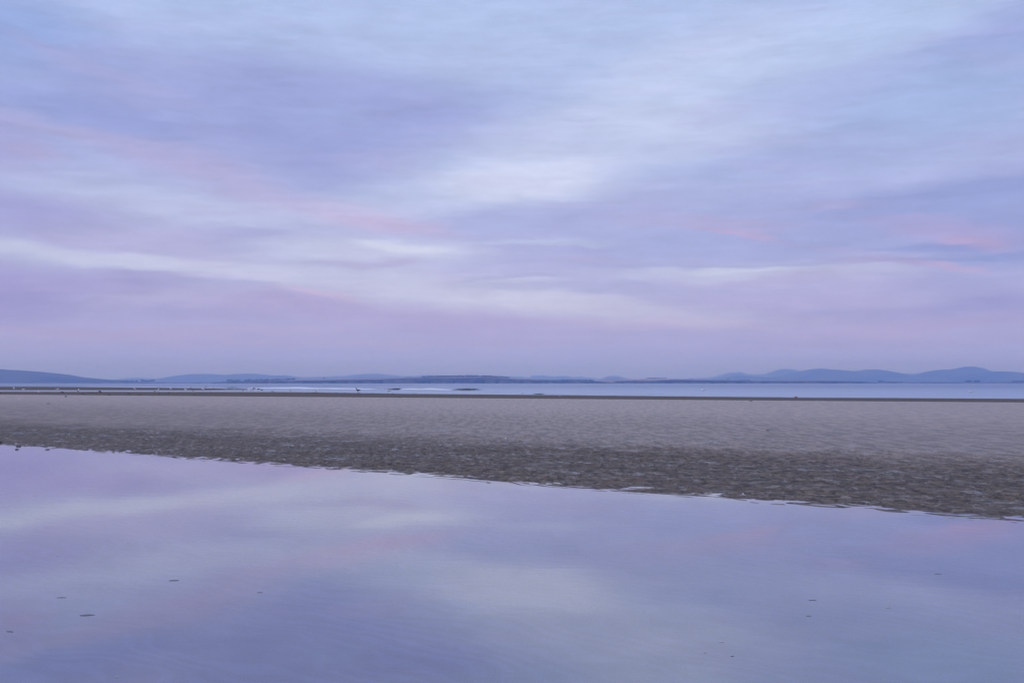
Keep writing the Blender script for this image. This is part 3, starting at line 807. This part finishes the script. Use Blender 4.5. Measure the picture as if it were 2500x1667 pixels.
def body_rings(pose):
    if pose == 'stand':      # body 0.42 long, slightly raised chest, upright neck and round head
        return [((-.20, 0, .24), .012, .010), ((-.15, 0, .245), .045, .035), ((-.05, 0, .25), .080, .072), ((.05, 0, .265), .088, .085),
                ((.11, 0, .30), .070, .080), ((.13, 0, .35), .045, .055), ((.145, 0, .39), .042, .048), ((.17, 0, .42), .046, .044), ((.205, 0, .42), .036, .034), ((.228, 0, .415), .016, .016)]
    if pose == 'sit':
        return [((-.22, 0, .10), .012, .010), ((-.16, 0, .10), .050, .035), ((-.05, 0, .095), .088, .078), ((.06, 0, .10), .092, .088),
                ((.12, 0, .13), .068, .070), ((.15, 0, .165), .046, .046), ((.18, 0, .185), .044, .040), ((.21, 0, .185), .032, .030), ((.23, 0, .18), .014, .014)]
    return [((-.19, 0, .27), .012, .010), ((-.14, 0, .265), .045, .035), ((-.05, 0, .25), .080, .072), ((.05, 0, .235), .086, .080),   # feeding, head lowered
            ((.12, 0, .20), .062, .060), ((.17, 0, .15), .042, .042), ((.21, 0, .11), .040, .036), ((.24, 0, .09), .030, .028), ((.255, 0, .075), .014, .014)]


def wing_mesh(side, pose):
    z = {'stand': .27, 'sit': .12, 'feed': .265}[pose]; tip = {'stand': .005, 'sit': 0.0, 'feed': 0.02}[pose]
    rings = [((.09, side * .070, z + .0), .012, .030), ((.03, side * .083, z + .01), .017, .052), ((-.08, side * .075, z + .01), .018, .046),
             ((-.18, side * .040, z + tip), .013, .024), ((-.27, side * .018, z + tip - .005), .004, .006)]
    return lathe_path(rings, 8)


def make_bird(pose, mb, mw, mbk):
    root = empty('gull', (0, 0, 0))
    v, f = lathe_path(body_rings(pose)); mesh_obj('body', v, f, mb, root)
    for s in (-1, 1):
        v, f = wing_mesh(s, pose); mesh_obj('wing', v, f, mw, root)
    hx, hz = body_rings(pose)[-1][0][0], body_rings(pose)[-1][0][2]
    dz_ = -.055 if pose == 'feed' else -.008
    v, f = lathe_path([((hx - .01, 0, hz), .013, .014), ((hx + .025, 0, hz + dz_ * .5), .010, .012), ((hx + .055, 0, hz + dz_ - .006), .003, .004)], 6)
    mesh_obj('beak', v, f, mbk, root)
    tz = body_rings(pose)[0][0][2]
    tv = [(-.17, -.03, tz + .012), (-.17, .03, tz + .012), (-.29, .04, tz - .004), (-.29, -.04, tz - .004), (-.17, -.03, tz - .004), (-.17, .03, tz - .004), (-.29, .04, tz - .012), (-.29, -.04, tz - .012)]
    mesh_obj('tail', tv, [(0, 1, 2, 3), (7, 6, 5, 4), (0, 4, 5, 1), (1, 5, 6, 2), (2, 6, 7, 3), (3, 7, 4, 0)], black_m if mw != brown_m else brown_m, root, smooth=False)
    if pose != 'sit':
        for s in (-1, 1):
            bm = bmesh.new()
            bmesh.ops.create_cone(bm, cap_ends=True, segments=6, radius1=.007, radius2=.009, depth=.20, matrix=Matrix.Translation((0.0, s * .03, .10)))
            for a in (-25, 0, 25):
                bmesh.ops.create_cone(bm, cap_ends=True, segments=4, radius1=.008, radius2=.003, depth=.06,
                                      matrix=Matrix.Translation((.03 * math.cos(R(a)), s * .03 + .03 * math.sin(R(a)), .006)) @ Matrix.Rotation(R(a), 4, 'Z') @ Matrix.Rotation(R(90), 4, 'Y'))
            me = bpy.data.meshes.new('leg'); bm.to_mesh(me); bm.free(); me.materials.append(legm)
            o = bpy.data.objects.new('leg', me); col.objects.link(o); o.parent = root
    return root


protos = {}


def children(o): return [c for c in bpy.data.objects if c.parent == o]


def bird(x, y, pose, kind, face, label, s=1.25, group='gulls on the shore', z=None, name='gull'):
    """x,y: photo column and row of the feet"""
    key = (pose, kind)
    mats = {'w': (white_m, grey_m, beak_m), 'd': (white_m, black_m, beak_m), 'b': (brown_m, black_m, black_m), 'k': (black_m, black_m, black_m), 'v': (brown_m, brown_m, black_m)}[kind]
    if key not in protos:
        protos[key] = make_bird(pose, *mats); root = protos[key]; kids = None
    else:
        src = protos[key]; root = src.copy(); col.objects.link(root)
        for c in list(src_children[key]):
            n = c.copy(); n.parent = root; col.objects.link(n)
    if key not in src_children: src_children[key] = children(root)
    p = ground(x, y)
    if z is None:
        hz = float(height(np.array([p.x]), np.array([p.y]))[0][0]); z = max(hz, -0.06)
        k = (CAM_H - z) / CAM_H; p = Vector((p.x * k, p.y * k, z))
    root.name = name
    root.location = (p.x, p.y, z); root.rotation_euler = (0, 0, R(face)); root.scale = (s, s, s)
    tag(root, label, 'bird', group)
    return root


src_children = {}
far_g = 'gulls standing on the far sand bar'
bird(34, 952.2, 'stand', 'w', 150, 'leftmost white gull standing on the far sand bar', 1.5, far_g)
bird(57, 951.9, 'sit', 'w', 180, 'pale gull resting on the sand bar, second from the left edge', 1.5, far_g)
bird(140, 951.6, 'sit', 'w', 10, 'white gull resting on the sand bar behind the left puddle', 1.6, far_g)
bird(94, 961.4, 'stand', 'w', 120, 'white gull at the left end of the thin bright puddle', 1.0)
bird(190.6, 959.6, 'stand', 'w', 90, 'upright white gull standing above the middle of the thin bright puddle', 1.35)
bird(329, 952.6, 'stand', 'w', 200, 'white gull alone on the bar between the left puddle and the crowd', 1.3, far_g)
bird(378, 956.6, 'sit', 'w', 90, 'small white gull resting left of an upright gull at the inlet', 1.5)
bird(386, 957.2, 'stand', 'w', 80, 'upright white gull beside a dark weed clump at the inlet', 1.35)
bird(417, 953.0, 'stand', 'w', 160, 'white gull leaning left on the sand bar right of the inlet pair', 1.3, far_g)
bird(425, 946.6, 'sit', 'w', 0, 'tiny white gull at the far foam edge above the sand bar', 1.2, far_g)
bird(453, 952.6, 'sit', 'w', 170, 'broad white gull resting on the bar left of a dark bird', 1.6, far_g)
bird(495, 953.2, 'feed', 'w', 20, 'white gull with lowered head on the bar left of a yellowish gull', 1.5, far_g)
bird(502, 947.0, 'stand', 'd', 170, 'black backed gull standing at the far foam line', 1.6, far_g)
bird(522, 951.6, 'stand', 'w', 70, 'upright gull on the bar right of the lowered head gull', 1.5, far_g)
bird(546, 952.0, 'stand', 'w', 190, 'left gull of the close pair at the right end of the bar', 1.3, far_g)
bird(550, 952.4, 'feed', 'w', 10, 'right gull of the close pair at the right end of the bar', 1.3, far_g)
bird(571, 954.4, 'stand', 'w', 90, 'small pale gull wading just right of the sand bar', 0.9)
bird(611, 955.2, 'sit', 'w', 180, 'white gull resting in the shallows under the black backed gull', 2.2)
bird(619, 953.8, 'stand', 'd', 170, 'large black backed gull standing tall in the shallow group', 1.8)
bird(630, 955.4, 'feed', 'd', 190, 'dark winged gull bending down at the right of the shallow group', 1.8)
bird(639, 953.8, 'sit', 'b', 0, 'small dark bird right of the shallow group', 1.2)
bird(773, 957.4, 'stand', 'w', 60, 'lone white gull on dark weed where the sand meets the sea', 1.2)
bird(873.6, 959.4, 'stand', 'v', 160, 'large brown young gull standing in weed at the sea edge', 1.7)
bird(947.6, 960.6, 'stand', 'w', 185, 'white gull facing left at the sea edge below the dark swell', 1.6)
bird(1276, 963.4, 'stand', 'w', 90, 'small white gull at the sea edge left of the thin dark swell', 0.9)
bird(222, 943.4, 'sit', 'w', 0, 'tiny white gull far out beyond the sand bar', 1.6, far_g)
fl = 'gulls floating on the sea'
bird(1717, 954.2, 'sit', 'w', 180, 'white gull floating on the sea right of centre', 2.0, fl, z=-0.02)
bird(2076, 956.0, 'sit', 'w', 0, 'faint small gull floating on the sea under the double crested hill', 1.2, fl, z=-0.02)
bird(2370, 958.6, 'sit', 'w', 120, 'white gull floating on the sea near the right edge', 1.8, fl, z=-0.02)
dk = 'small dark birds on the wet sand'
bird(152, 961.4, 'feed', 'k', 0, 'dark bird feeding at the front of the thin bright puddle', 1.0, dk)
bird(244, 959.8, 'feed', 'k', 0, 'dark bird at the right end of the black weed line', 1.1, dk)
bird(466, 948.8, 'stand', 'k', 90, 'tiny dark bird standing on top of the sand bar', 0.9, dk)
bird(593, 955.6, 'stand', 'k', 0, 'small dark bird wading left of the shallow gull group', 0.7, dk)
bird(709, 956.2, 'stand', 'b', 90, 'small dark bird alone in the inlet mouth', 0.7, dk)

# ------------------------------------------------------------------ weed clumps, shells, float
weed_m = simple_mat('wet_kelp', (0.012, 0.010, 0.009), (0.035, 0.026, 0.018), 12, 0.35, 0.5)


def weed_mesh(wd, dp, ht, n, seed):
    rnd = random.Random(seed); vs = []; fs = []
    for k in range(n):
        a = rnd.uniform(0, 6.28); r = rnd.random() ** 0.7
        cx, cy = math.cos(a) * r * wd * .5, math.sin(a) * r * dp * .5
        L = rnd.uniform(.25, .6) * max(.05, wd * .45); th = rnd.uniform(-0.6, .6); wv = rnd.uniform(.012, .03) * min(1, .35 + wd)
        h0 = ht * (1 - r * r) * rnd.uniform(.4, 1)
        b = len(vs)
        for i in range(6):
            t = i / 5 - .5
            x = cx + math.cos(th) * L * t; y = cy + math.sin(th) * L * t + .02 * math.sin(i * 1.7 + k)
            z = max(.004, h0 * (1 - 4 * t * t) + .01 * rnd.random())
            vs += [(x, y - wv, z), (x, y + wv, z), (x, y + wv, z + .008), (x, y - wv, z + .008)]
        for i in range(5):
            for j in range(4):
                fs.append((b + i * 4 + j, b + i * 4 + (j + 1) % 4, b + i * 4 + 4 + (j + 1) % 4, b + i * 4 + 4 + j))
        fs += [(b, b + 3, b + 2, b + 1), (b + 20, b + 21, b + 22, b + 23)]
    return vs, fs


def place(x, y):
    p = ground(x, y); hz = float(height(np.array([p.x]), np.array([p.y]))[0][0])
    z = max(hz, 0.0); k = (CAM_H - z) / CAM_H
    return Vector((p.x * k, p.y * k, z))


def weed(x, y, wpx, hpx, label, n=26, group='dark weed clumps on the sand'):
    p = place(x, y); sc = p.y / F
    v, f = weed_mesh(wpx * sc, max(.2, wpx * sc * .35), hpx * sc, n, int(x))
    o = mesh_obj('seaweed', v, f, weed_m, loc=p); tag(o, label, 'seaweed', group)


weed(1, 959.6, 6, 2.4, 'dark weed clump on the wet sand at the left edge')
weed(161, 968.6, 7, 3, 'small forked piece of dark weed in front of the left puddle')
weed(203, 961.4, 9, 2.4, 'brown weed clump right of the thin bright puddle')
weed(228, 958.6, 36, 1.5, 'long black line of weed behind the puddle', 60)
weed(266, 964.4, 10, 2, 'flat dark weed clump right of the puddle')
weed(314, 961, 9, 2, 'dark weed clump left of the inlet gulls')
weed(341, 963.8, 8, 1.4, 'thin dark weed scrap below the lone bar gull')
weed(390.5, 961.2, 5, 3.2, 'dark weed lump at the foot of the upright inlet gull')
weed(412, 960.4, 6, 1.8, 'small dark weed lump right of the inlet gulls')
weed(474, 965, 7, 1.4, 'flat dark weed scrap on the damp band left of centre')
weed(471, 954.2, 8, 1.4, 'dark weed patch at the front edge of the sand bar')
weed(514, 957.2, 5, 1.4, 'small dark weed lump at the inlet edge')
weed(665, 956.4, 12, 2.4, 'brownish weed heap in the mouth of the inlet')
weed(769, 958.6, 36, 1.5, 'long dark weed line under the lone gull at the sea edge', 60)
weed(821, 959.8, 10, 1.8, 'dark weed clump left of the brown young gull')
weed(843, 960.0, 11, 1.6, 'low dark weed clump nearest the brown young gull')
weed(876, 960.0, 9, 1.8, 'dark weed under the brown young gull')
weed(910, 960.8, 16, 1.2, 'thin dark weed line left of the sea edge gull')
weed(959, 961.4, 5, 1.8, 'small dark weed lump right of the sea edge gull')
weed(976, 970.8, 12, 1.8, 'flat dark weed clump on the damp band left of centre below the sea edge gull')
weed(1833, 979.6, 10, 1.6, 'dark weed clump on the inner edge of the damp band right of centre')
weed(119, 985.4, 12, 1.0, 'thin dark twig of weed on the grey flat at left')
weed(1874, 1051, 10, 0.8, 'dark weed scrap on the grey flat right of centre', 10)
weed(1, 1081.5, 9, 3, 'black weed lump at the pool edge on the left border', 26)
weed(47, 1090, 9, 1.4, 'dark weed scrap in the pool shallows, nearer the edge', 14)
weed(40, 1097.5, 5, 1.2, 'small dark weed bit in the pool below the nearer scrap', 8)
weed(117, 1097.5, 4, 1.0, 'tiny dark weed bit in the pool right of the scraps', 8)

leaf_brown = simple_mat('sodden_leaf', (0.15, 0.14, 0.17), (0.22, 0.20, 0.23), 40, 0.5, 0.4)
pale_m = simple_mat('shell_white', (0.62, 0.61, 0.62), (0.8, 0.79, 0.8), 60, 0.5, 0.4)


def leafshape(x, y, wpx, rot, label, mat, name, cat, group, asp=0.28, ht=0.006):
    ht = 0.002 if name == 'feather' else ht; p = ground(x, y, 0.002 if name == 'feather' else -0.004); sc = p.y / F; L = wpx * sc; n = 9; vs = []; fs = []
    for i in range(n):
        t = i / (n - 1); hw = math.sin(math.pi * min(.97, max(.03, t)) ** .8) * L * asp
        bend = .08 * L * math.sin(t * 3.1)
        for z in (0, ht): vs += [(t * L - L / 2, -hw + bend, z), (t * L - L / 2, hw + bend, z)]
    for i in range(n - 1):
        a = i * 4
        fs += [(a, a + 4, a + 5, a + 1), (a + 2, a + 3, a + 7, a + 6), (a, a + 2, a + 6, a + 4), (a + 1, a + 5, a + 7, a + 3)]
    fs += [(0, 1, 3, 2), ((n - 1) * 4, (n - 1) * 4 + 2, (n - 1) * 4 + 3, (n - 1) * 4 + 1)]
    o = mesh_obj(name, vs, fs, mat, loc=p); o.rotation_euler = (0, 0, R(rot)); tag(o, label, cat, group)


lg = 'sodden leaves just under the pool surface'
leafshape(213, 1503, 34, 10, 'largest dark leaf floating in the pool at lower left', leaf_brown, 'leaf', 'leaf', lg, .22)
leafshape(150, 1460, 22, 4, 'thin dark leaf above the largest pool leaf', leaf_brown, 'leaf', 'leaf', lg, .10)
leafshape(24, 1543, 20, -20, 'dark leaf near the left border of the pool', leaf_brown, 'leaf', 'leaf', lg, .16)
leafshape(425, 1418, 24, 5, 'pale ringed leaf in the pool left of centre', leaf_brown, 'leaf', 'leaf', lg, .22)
leafshape(635, 1447, 12, 0, 'small faint leaf in the pool right of the ringed leaf', leaf_brown, 'leaf', 'leaf', lg, .14)
leafshape(2290, 1402, 16, 0, 'dark sliver of leaf in the pool on the right', leaf_brown, 'leaf', 'leaf', lg, .10)
leafshape(1984, 1466, 18, 0, 'faint leaf in the pool right of centre', leaf_brown, 'leaf', 'leaf', lg, .08)
leafshape(1974, 1505, 12, -10, 'small leaf just below the faint leaf right of centre', leaf_brown, 'leaf', 'leaf', lg, .10)
leafshape(1788, 1603, 8, 0, 'tiny dark leaf at the bottom right of centre', leaf_brown, 'leaf', 'leaf', lg, .2)
fg = 'white feathers floating in the pool'
leafshape(2170, 1482, 14, 4, 'white feather floating in the pool on the right', pale_m, 'feather', 'feather', fg, .07)
leafshape(1762, 1566, 12, 0, 'thin white feather above the short one right of centre', pale_m, 'feather', 'feather', fg, .06)
leafshape(1722, 1591, 8, -8, 'short bright feather near the bottom right of centre', pale_m, 'feather', 'feather', fg, .14)
leafshape(140, 1357, 7, 0, 'small white feather in the pool at upper left', pale_m, 'feather', 'feather', fg, .1)
leafshape(285, 1651, 5, 0, 'tiny white feather at the bottom edge left', pale_m, 'feather', 'feather', fg, .2)


def shell(x, y, wpx, label):
    p = place(x, y); sc = p.y / F; r = wpx * sc / 2
    vs = [(0, 0, r * .75)]; fs = []; n = 14
    for k, (rr, z) in enumerate(((.45, .68), (.8, .42), (1.0, .0))):
        for j in range(n):
            a = 2 * math.pi * j / n; q = rr * r * (1 + .07 * (j % 2)) * (1.0 if math.sin(a) > -.2 else .86)
            vs.append((q * math.cos(a), q * math.sin(a), z * r))
    for j in range(n):
        fs.append((0, 1 + j, 1 + (j + 1) % n))
        for k in range(2):
            a = 1 + k * n + j; b = 1 + k * n + (j + 1) % n; fs.append((a, a + n, b + n, b))
    o = mesh_obj('shell', vs, fs, pale_m, loc=p); o.rotation_euler = (R(8), 0, x); tag(o, label, 'shell', 'white shells on the sand')


shell(1235, 1070.6, 5, 'brightest white shell alone on the grey flat at centre')
shell(1814, 1205, 5, 'white shell on the pool edge right of centre')
shell(47, 975.4, 4, 'white shell speck on the sand near the left edge')
shell(2396, 1081, 3, 'small white shell near the right border')
shell(624, 1093, 3.4, 'small white shell on the brown rippled sand left of centre')
shell(965, 1079, 3, 'small white shell on the flat left of the bright central shell')
shell(1195, 1165, 3.4, 'small pale shell at the pool edge near the centre')
shell(1583, 1105, 3, 'small pale shell on the brown sand right of the central shell')
shell(1367, 966.8, 3, 'white speck of shell on the damp band near the sea edge')

# orange float washed up at the sea edge
fp = place(1943, 970.4); sc = fp.y / F
fl_root = empty('fishing_float', fp, R(10))
or_m = simple_mat('orange_plastic', (0.50, 0.22, 0.13), (0.42, 0.22, 0.15), 8, 0.5, 0.4)
L = 8.5 * sc
v, f = lathe_path([((-L / 2, 0, .055), .015, .015), ((-L * .42, 0, .06), .05, .045), ((-L * .2, 0, .065), .075, .065), ((L * .1, 0, .065), .078, .065), ((L * .35, 0, .06), .05, .045), ((L / 2, 0, .05), .015, .015)], 12)
mesh_obj('float_body', v, f, or_m, fl_root)
v, f = weed_mesh(L * .9, .2, .05, 14, 5); mesh_obj('tangled_weed', v, f, weed_m, fl_root, loc=(-L * .15, -.12, 0))
tag(fl_root, 'orange float lying in weed at the sea edge on the right', 'float')

# ------------------------------------------------------------------ haze
bpy.context.view_layer.update()
hm, nt = material('haze_air')
pv = nt.add('ShaderNodeVolumePrincipled')
pv.inputs['Color'].default_value = (0.33, 0.52, 1.0, 1); pv.inputs['Density'].default_value = 1.5e-4
pv.inputs['Absorption Color'].default_value = (1, 1, 1, 1)
pv.inputs['Anisotropy'].default_value = 0.86
o_ = nt.add('ShaderNodeOutputMaterial'); nt.put(o_.inputs['Volume'], pv.outputs[0])
bm = bmesh.new(); bmesh.ops.create_cube(bm, size=1.0)
for v in bm.verts: v.co = Vector((v.co.x * 50000, v.co.y * 50000, -4 if v.co.z < 0 else 335))
me = bpy.data.meshes.new('haze'); bm.to_mesh(me); bm.free(); me.materials.append(hm)
hz_ = bpy.data.objects.new('haze', me); col.objects.link(hz_); tag(hz_, 'thin blue evening haze over the bay', kind='stuff')
